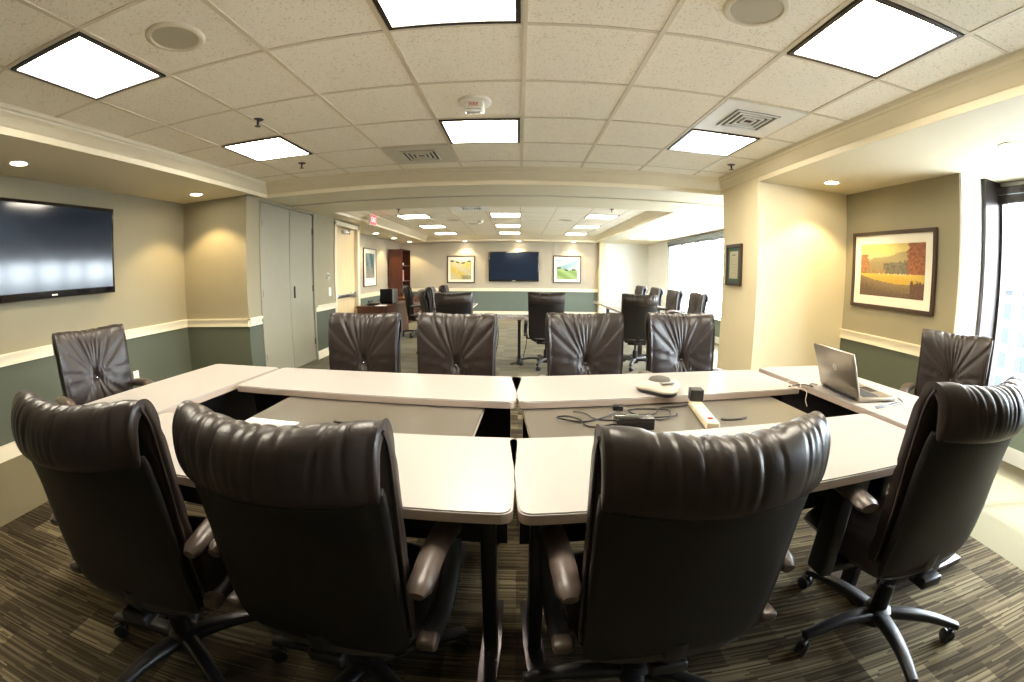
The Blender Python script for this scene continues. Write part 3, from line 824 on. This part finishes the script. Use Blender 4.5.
# ------------------------------------------------------------------ tables
def rrect(L, W, r, n=5):
    pts = []
    for cx, cy, a0 in ((L-r, r, -90), (L-r, W-r, 0), (r, W-r, 90), (r, r, 180)):
        for k in range(n+1):
            a = radians(a0+90*k/n); pts.append((cx+r*cos(a), cy+r*sin(a)))
    return pts
def make_table(name, label, cat, P, deg, L, W, H=.74, th=.030, top=M_LAM, group=None, panel=None, legx=(.10, None), foot=None, legmat=M_BLACKM, toff=None):
    """P = first corner, length along deg, width to its left"""
    t = thing(name, label, cat, (P[0], P[1], 0), radians(deg), group)
    pts = rrect(L, W, .028)
    inner = [(.004+x*(L-.008)/L, .004+y*(W-.008)/W) for x, y in pts]
    tp = MB().prism(inner, H-.004, H).prism(pts, H-.006, H-.004).build('tabletop', top, t, angle=30)
    MB().prism(pts, H-th, H-.006).build('edge_band', M_EDGE, tp, angle=50)
    fw = foot or W*.96
    W0 = W; wc = W/2+(toff or 0)
    for s in (legx[0], (legx[1] if legx[1] is not None else L-legx[0])):
        lg = MB().rbox(s-.022, s+.022, wc-.035, wc+.035, .045, H-th-.012, .006).box(s-.03, s+.03, W*.12, W*.88, H-th-.02, H-th).build('leg', legmat, t)
        MB().prism([(s-.028, wc-fw/2), (s+.028, wc-fw/2), (s+.034, wc), (s+.028, wc+fw/2), (s-.028, wc+fw/2), (s-.034, wc)], .012, .042).build('foot', M_FOOT, lg, angle=40)
        for e in (-1, 1): MB().lathe([(0, 0), (.015, 0), (.015, .014), (0, .014)], 12, (s, wc+e*(fw/2-.03), 0)).build('glide', M_PLASTIC, lg)
    if panel is not None:
        MB().box(.03, L-.03, panel-.006, panel+.006, .42, H-th-.004).build('modesty_panel', M_BLACKM, t, False)
    return t
gt = 'white topped tables set in a ring'
make_table('conference_table', 'white table in front, television side of the gap, under two chair backs', 'table', (-1.50, .916), -1.9, 1.49, .48, group=gt, panel=.34, legx=(.10, 1.41))
make_table('conference_table', 'white table in front, laptop side of the gap, with dark rounded edge', 'table', (.006, .862), 4.5, 1.54, .48, group=gt, panel=.34, legx=(.075, 1.44))
make_table('conference_table', 'white far side table in front of the two tufted chairs by the closets', 'table', (-1.44, 1.865), -4.6, 1.432, .455, group=gt, panel=.12)
make_table('conference_table', 'white far side table with the conference phone on it', 'table', (.006, 1.752), 6.0, 1.47, .46, group=gt, panel=.12)
make_table('conference_table', 'white end table on the television side of the ring', 'table', (-1.555, .98), 84.5, 1.34, .53, group=gt, panel=.12, foot=.54, toff=.05)
make_table('conference_table', 'white end table with the open laptop on it', 'table', (2.125, 1.085), 94, 1.37, .54, group=gt, panel=.42, foot=.54, toff=-.05)
gg = 'grey topped tables inside the ring'
make_table('grey_table', 'grey topped table inside the ring, empty but for a sheet of paper', 'table', (-1.12, 1.352), -2.5, .955, .53, .705, .022, M_GRAYLAM, gg, None, (.12, None))
make_table('grey_table', 'grey topped table inside the ring, holding the cable tangle', 'table', (.055, 1.315), 4.5, 1.255, .53, .705, .022, M_GRAYLAM, gg, None, (.12, None))
gfar = 'dark grey tables in the far room'
M_GRAYT = simple('far_table_laminate', (.20, .18, .16), .22, var=.04)
make_table('training_table', 'grey cross table in the far room, in front of the far wall', 'table', (-1.45, 6.0), 0, 2.12, .5, .66, .03, M_GRAYT, gfar, None, (.35, 1.46))
make_table('training_table', 'narrow grey far room table behind the seen-from-behind chair below the yellow print', 'table', (-.82, 7.0), 90, 1.75, .5, .68, .03, M_GRAYT, gfar, None)
make_table('training_table', 'long grey far room table beside the row of window side chairs', 'table', (2.22, 6.5), 90, 2.8, .62, .70, .03, M_GRAYT, gfar, None)

# ------------------------------------------------------------------ things on the tables
TZ, GZ = .74, .705
# laptop: hinge along y at x=1.60, screen leaning back towards -x
t = thing('laptop', 'open grey laptop standing on the white end table', 'laptop', (1.605, 1.765, TZ), radians(-4))
bs = MB().rbox(.0, .245, -.17, .17, .004, .022, .006).build('base', M_SILVER, t)
kb = MB()
for r in range(5):
    for c in range(14): kb.rbox(.045+.021*r, .062+.021*r, -.147+.021*c, -.130+.021*c, .022, .0245, .001, 1)
kb.build('keyboard', M_PLASTIC, bs)
MB().rbox(.165, .225, -.05, .05, .0215, .0228, .0005, 1).build('touchpad', M_PLASTIC, bs)
lm = Matrix.Translation((.004, 0, .018)) @ Matrix.Rotation(radians(-20), 4, 'Y')
ld = MB().rbox(-.006, .006, -.17, .17, 0, .228, .004, 2, lm).build('lid', M_SILVER, t)
MB().box(.0062, .0075, -.155, .155, .018, .215, lm).build('screen', M_SCREEN, ld, False)
lg = MB().lathe([(.0135, 0), (.0165, 0), (.0165, .0015), (.0135, .0015)], 28, mat=lm @ Matrix.Translation((-.0062, 0, .13)) @ Matrix.Rotation(-pi/2, 4, 'Y')).build('logo', M_PLATE, ld)
tx = text('lettering', 'hp', .022, M_PLATE, ld); tx.matrix_local = lm @ Matrix.Translation((-.0066, 0, .1305)) @ Matrix(((0, 0, -1, 0), (-1, 0, 0, 0), (0, 1, 0, 0), (0, 0, 0, 1)))
MB().tube([(.0, -.14, .012), (.0, .14, .012)], .007).build('hinge', M_PLASTIC, ld)
c = MB().tube(spline([(1.60, 1.94, TZ+.006), (1.585, 1.965, TZ+.004), (1.56, 1.955, TZ+.004), (1.54, 1.90, TZ+.004), (1.50, 1.925, TZ+.012), (1.47, 1.955, TZ+.003), (1.40, 1.93, TZ+.003)], 40), .0028, 6)
tag(c.build('power_cable', M_PLASTIC), 'thin black cable running from the laptop hinge to the table corner', 'cable')
c = MB().tube(spline([(1.90, 1.60, TZ+.0055), (1.84, 1.565, TZ+.0045), (1.77, 1.555, TZ+.0045), (1.69, 1.53, TZ+.0045), (1.63, 1.52, TZ+.0045)], 40), .0035, 6)
c.tube(spline([(1.90, 1.62, TZ+.004), (1.86, 1.55, TZ+.004), (1.79, 1.53, TZ+.004), (1.67, 1.505, TZ+.004), (1.62, 1.50, TZ+.004)], 40), .003, 6)
tag(c.build('network_cable', M_PLASTIC), 'doubled black cable lying beside the laptop base', 'cable')
c = MB().tube(spline([(1.43, 1.87, TZ+.003), (1.46, 1.91, TZ+.02), (1.425, 1.945, TZ+.03), (1.39, 1.93, TZ+.02), (1.42, 1.885, TZ+.004), (1.455, 1.873, TZ+.004), (1.468, 1.858, .73), (1.462, 1.85, .69), (1.47, 1.84, .66)], 50), .0024, 6)
tag(c.build('clear_cable', simple('clear_cable', (.6, .52, .42), .3)), 'small pale looped cable at the corner beside the laptop table', 'cable')

# conference phone
t = thing('conference_phone', 'grey triangular conference phone with dark speaker grille', 'phone', (.665, 1.895, TZ), radians(8))
def star(r0, r1, n=48, rot=-pi/2):
    return [((r0+(r1-r0)*(.5+.5*cos(3*(2*pi*k/n)))**1.3)*cos(2*pi*k/n+rot), .9*(r0+(r1-r0)*(.5+.5*cos(3*(2*pi*k/n)))**1.3)*sin(2*pi*k/n+rot)) for k in range(n)]
def shell(mb, layers, n=48):
    rings = [[mb.bm.verts.new((x, y, z)) for x, y in star(a, b, n)] for a, b, z in layers]
    for A, B in zip(rings, rings[1:]):
        for k in range(n): mb.bm.faces.new((A[k], A[(k+1) % n], B[(k+1) % n], B[k]))
    mb.bm.faces.new(list(reversed(rings[0]))); mb.bm.faces.new(rings[-1]); return mb
shell(MB(), [(.070, .108, 0), (.078, .118, .008), (.080, .122, .018)]).build('base', M_PLASTIC, t)
shell(MB(), [(.080, .124, .018), (.082, .126, .026), (.074, .112, .040), (.058, .080, .050), (.045, .055, .054)]).build('body', simple('phone_grey', (.55, .50, .42), .35), t)
MB().lathe([(.052, .046), (.055, .052), (.046, .064), (.025, .070), (0, .071)], 32, (0, .022, 0)).build('speaker_grille', simple('phone_grille', (.10, .09, .075), .55, bump=.4, bscale=900), t)
MB().rbox(-.032, .032, -.085, -.05, .036, .046, .004, mat=Matrix.Rotation(radians(-14), 4, 'X')).build('keypad', simple('phone_keypad', (.30, .29, .27), .4), t)

# power strip with adapter
t = thing('power_strip', 'cream power strip with red switch on the grey table', 'power strip', (.765, 1.625, GZ), radians(-9))
MB().rbox(-.026, .026, -.165, .165, 0, .032, .006).build('body', simple('strip_cream', (.80, .70, .50), .4), t)
MB().rbox(-.010, .010, -.125, -.105, .031, .037, .002).build('switch', simple('switch_red', (.55, .05, .03), .35), t)
for k in range(4):
    MB().lathe([(0, .0325), (.014, .0325), (.015, .031)], 18, (0, -.07+.05*k, 0)).build('socket', simple('strip_socket', (.55, .47, .33), .5), t)
tag(MB().rbox(-.030, .030, -.030, .030, 0, .052, .005).build('plug_adapter', M_PLASTIC, None, loc=(.787, 1.765, GZ+.0335), rot=(0, 0, radians(-9))), 'black cube plug adapter on the end of the power strip', 'adapter')
o = tag(MB().rbox(-.075, .075, -.032, .032, 0, .05, .006).build('power_adapter', M_BLACKG, None, loc=(.435, 1.515, GZ), rot=(0, 0, radians(3))), 'glossy black power brick standing behind the chair back', 'adapter')
o = tag(MB().rbox(-.022, .022, -.014, .014, 0, .022, .004).build('cable_connector', M_PLASTIC, None, loc=(.425, 1.745, GZ), rot=(0, 0, radians(-8))), 'small black cable connector near the far table edge', 'connector')
rr = random.Random(5)
def cab(pts, r=.0032, lift=.004):
    P = [(x, y, GZ+lift+(.006 if k % 3 == 1 else 0)) for k, (x, y) in enumerate(pts)]
    return MB().tube(spline(P, len(pts)*9), r, 6)
tag(cab([(.425, 1.735), (.40, 1.68), (.33, 1.63), (.25, 1.59), (.17, 1.61), (.155, 1.65), (.20, 1.66), (.24, 1.60), (.26, 1.545), (.31, 1.53), (.375, 1.545), (.40, 1.55)]).build('black_cord', M_PLASTIC), 'black cord looping from the small connector across the grey table', 'cord', 'black cords on the grey table')
tag(cab([(.49, 1.545), (.50, 1.60), (.57, 1.60), (.62, 1.63), (.635, 1.70), (.57, 1.74), (.50, 1.745), (.46, 1.70), (.50, 1.66), (.57, 1.675), (.60, 1.72), (.64, 1.76), (.70, 1.765), (.748, 1.76)]).build('black_cord', M_PLASTIC), 'black cord coiling from the power brick to the plug adapter', 'cord', 'black cords on the grey table')
tag(cab([(.23, 1.72), (.27, 1.68), (.31, 1.62), (.38, 1.605), (.42, 1.63), (.45, 1.66), (.52, 1.63), (.60, 1.615), (.66, 1.65), (.665, 1.675)], .0028).build('black_cord', M_PLASTIC), 'thin black cord lying crosswise through the tangle on the grey table', 'cord', 'black cords on the grey table')
def oval(name, label, x, y, deg):
    t = thing(name, label, 'cable grommet', (x, y, GZ), radians(deg), 'oval cable grommets in the grey tables')
    MB().prism([(.065*cos(a*pi/16), .020*sin(a*pi/16)) for a in range(32)], 0, .005).build('ring', M_PLASTIC, t)
    MB().prism([(.055*cos(a*pi/16), .014*sin(a*pi/16)) for a in range(32)], .005, .007).build('cover', M_GRAYLAM, t)
oval('cable_grommet', 'oval black cable grommet beside the power strip', .895, 1.585, 6)
oval('cable_grommet', 'oval black cable grommet behind the chair on the television side', -.66, 1.53, -3)
tag(MB().box(-.12, .12, -.05, .05, 0, .001).build('paper_sheet', M_WHITEW, None, False, loc=(-.985, 1.455, GZ+.0005), rot=(0, 0, radians(-4))), 'white sheet of paper on the grey table edge', 'paper')
# hanging cords below the far table
for x, y, l in ((-.30, 6.02, 'black cord hanging under the far cross table beside the tufted chair'), (.10, 6.03, 'black cord hanging beside the middle leg of the far cross table')):
    tag(MB().tube(spline([(x, y, .628), (x+.02, y-.01, .4), (x-.02, y, .15), (x-.06, y-.05, .012), (x-.22, y-.02, .008), (x-.1, y+.1, .008)], 40), .006, 6).build('hanging_cord', M_PLASTIC), l, 'cord', 'cords under the far table')

# ------------------------------------------------------------------ far corner furniture
t = thing('office_desk', 'mahogany desk along the wall below the blue print', 'desk', (-2.45, 7.85, 0), 0)
MB().rbox(-.62, 0, 0, 1.7, .65, .685, .004).build('desktop', M_MAHOG, t)
MB().box(-.05, -.025, .03, 1.67, .03, .65).build('front_panel', M_MAHOG, t, False)
MB().box(-.60, -.02, .01, .035, 0, .65).build('end_panel', M_MAHOG, t, False)
MB().box(-.60, -.02, 1.665, 1.69, 0, .65).build('end_panel', M_MAHOG, t, False)
t = thing('desktop_computer', 'black boxy computer with pale side standing on the mahogany desk', 'computer', (-2.60, 8.55, .685), radians(-6))
MB().rbox(-.155, .115, -.14, .14, .012, .30, .006).build('case', simple('computer_black', (.006, .006, .007), .5, spec=.2), t)
MB().box(.116, .122, -.135, .135, .018, .295).build('side_panel', simple('case_grey', (.22, .22, .22), .4), t, False)
for a in (-.12, .09):
    for b in (-.11, .11): MB().lathe([(0, 0), (.012, 0), (.012, .013), (0, .013)], 10, (a, b, 0)).build('foot', M_PLASTIC, t)
t = thing('desk_telephone', 'black desk telephone in front of the computer', 'telephone', (-2.80, 8.12, .685), 0)
MB().prism([(-.10, -.09), (.10, -.09), (.10, .09), (-.10, .09)], 0, .045).build('body', M_PLASTIC, t)
MB().tube(spline([(-.07, -.09, .075), (-.07, -.06, .066), (-.07, .06, .066), (-.07, .09, .075)], 12), [.022, .016, .014, .014, .014, .014, .014, .014, .014, .014, .016, .022], 10).build('handset', M_PLASTIC, t)
tag(MB().box(-.11, .11, -.15, .15, 0, .004).build('paper_sheet', M_WHITEW, None, False, loc=(-2.62, 8.02, .686), rot=(0, 0, .3)), 'white papers on the mahogany desk corner', 'paper')
tag(MB().rbox(-.07, .07, -.20, .20, 0, .02, .005).build('computer_keyboard', M_PLASTIC, None, loc=(-2.95, 8.45, .686)), 'black keyboard on the mahogany desk beside the computer', 'keyboard')
t = thing('credenza', 'low mahogany credenza with drawers under the bookcase', 'credenza', (-3.62, 11.0, 0), 0)
MB().box(0, .78, 0, 1.85, .04, .62).build('carcass', M_MAHOG, t, False)
MB().rbox(-.005, .81, -.015, 1.86, .62, .65, .004).build('top', M_MAHOG, t)
MB().box(.02, .76, .02, 1.83, 0, .04).build('plinth', M_MAHOG, t, False)
for k in range(3):
    for z0, z1 in ((.06, .34), (.355, .60)):
        d = MB().rbox(.78, .797, .02+.61*k, .60+.61*k, z0, z1, .003).build('drawer', M_MAHOG, t)
        MB().tube([(.797, .26+.61*k, z1-.06), (.815, .27+.61*k, z1-.06), (.815, .35+.61*k, z1-.06), (.797, .36+.61*k, z1-.06)], .005).build('handle', M_BRONZE, d)
t = thing('bookcase', 'tall mahogany bookcase standing on the credenza in the far corner', 'bookcase', (-3.60, 11.82, .65), 0)
MB().box(0, .38, 0, .025, 0, 1.30).build('side_panel', M_MAHOG, t, False)
MB().box(0, .38, .895, .92, 0, 1.30).build('side_panel', M_MAHOG, t, False)
MB().box(0, .38, 0, .92, 1.30, 1.325).build('top', M_MAHOG, t, False)
MB().box(0, .012, .025, .895, 0, 1.30).build('back_panel', M_MAHOG, t, False)
for z in (.0, .42, .86): MB().box(.012, .375, .025, .895, z, z+.022).build('shelf', M_MAHOG, t, False)
bx = -3.60
def book(name, label, cat, y, w, h, z, col, group, deep=.22):
    tt = thing(name, label, cat, (bx+.13, y, z), 0, group)
    m = simple('cover_%02d_%02d_%02d' % tuple(int(c*99) for c in col), col, .5)
    MB().box(0, deep, 0, .003, 0, h).box(0, deep, w-.003, w, 0, h).box(deep-.003, deep, 0, w, 0, h).build('cover', m, tt, False)
    MB().box(.006, deep-.004, .003, w-.003, .004, h-.004).build('pages', M_MAT, tt, False)
cols = [((.70, .68, .60), 'white'), ((.42, .04, .03), 'red'), ((.38, .05, .04), 'dull red'), ((.72, .70, .64), 'pale'), ((.35, .03, .03), 'dark red')]
y = 11.865
for k, (c, nm) in enumerate(cols):
    w = (.045, .05, .042, .05, .06)[k]; book('book', '%s book on the middle bookcase shelf, %s from the open end' % (nm, ('first', 'second', 'third', 'fourth', 'fifth')[k]), 'book', y, w, (.30, .31, .29, .30, .28)[k], .65+.442, c, 'books on the middle bookcase shelf'); y += w+.004
y = 11.865
for k in range(4):
    book('binder', 'black binder on the lowest bookcase shelf, %s from the open end' % ('first', 'second', 'third', 'fourth')[k], 'binder', y, .06, .31, .65+.022, (.02, .02, .022), 'binders on the lowest bookcase shelf', .23); y += .064
tag(MB().rbox(0, .24, 0, .2, 0, .06, .004).build('paper_stack', M_WHITEW, None, loc=(bx+.12, 11.87, .65+.882)), 'white paper stack lying on the top bookcase shelf', 'paper')
t = thing('tissue_box', 'yellow tissue box on the credenza', 'tissue box', (-2.93, 11.12, .65), 0)
MB().rbox(-.06, .06, -.06, .06, 0, .13, .004).build('box', simple('tissue_yellow', (.78, .55, .12), .5), t)
MB().grid(lambda i, j: (.035*cos(i*pi/4)*(1-j*.22), .02*sin(i*pi/4)*(1-j*.15)+.012*j/3, .128+.02*j+.006*sin(i*2.)), 8, 4, closeu=True).build('tissue', M_WHITEW, t)
t = thing('desk_telephone', 'black telephone on the credenza behind the tissue box', 'telephone', (-2.95, 11.75, .65), pi/2)
MB().prism([(-.10, -.09), (.10, -.09), (.10, .09), (-.10, .09)], 0, .05).build('body', M_PLASTIC, t)
MB().tube(spline([(-.07, -.09, .08), (-.07, -.06, .071), (-.07, .06, .071), (-.07, .09, .08)], 12), .017, 10).build('handset', M_PLASTIC, t)

# ------------------------------------------------------------------ outside
struct('ground_outside', MB().box(5, 80, -60, 80, -12.2, -12), simple('outside_ground', (.5, .5, .5), .9))
t = thing('office_building', 'pale building facade seen through the near window', 'building', (22, 4, -12), 0)
MB().box(0, 10, -22, 24, 0, 13.8).build('facade', mat_facade(), t, False)
MB().box(-.3, 10.3, -22.3, 24.3, 13.8, 14.3).build('cornice', M_WHITEW, t, False)

# ------------------------------------------------------------------ light
w = bpy.data.worlds.new('sky'); bpy.context.scene.world = w; w.use_nodes = True
nt = w.node_tree; bg = nt.nodes['Background']
bg.inputs['Color'].default_value = (.86, .94, 1., 1); bg.inputs['Strength'].default_value = 15
s = bpy.data.lights.new('sun', 'SUN'); s.energy = 3.; s.angle = radians(1.5); s.color = (1, .98, .95)
so_ = bpy.data.objects.new('sun', s); COL.objects.link(so_)
so_.rotation_euler = Vector((-.50, .12, -.86)).to_track_quat('-Z', 'Y').to_euler()
for y0, y1 in ((.2, 2.39), (4.64, 11.18)):
    p = bpy.data.lights.new('sky_portal', 'AREA'); p.shape = 'RECTANGLE'; p.size = y1-y0; p.size_y = 1.65
    p.cycles.is_portal = True
    po = bpy.data.objects.new('sky_portal', p); COL.objects.link(po)
    po.matrix_world = Matrix.Translation((XW+.15, (y0+y1)/2, 1.335)) @ Matrix(((0, 0, 1, 0), (1, 0, 0, 0), (0, 1, 0, 0), (0, 0, 0, 1)))

sc = bpy.context.scene
sc.view_settings.view_transform = 'Standard'
sc.view_settings.look = 'None'
sc.view_settings.exposure = 1.36
sc.view_settings.gamma = 1.0
sc.cycles.max_bounces = 10; sc.cycles.diffuse_bounces = 6; sc.cycles.glossy_bounces = 4; sc.cycles.transparent_max_bounces = 8
sc.cycles.sample_clamp_indirect = 6
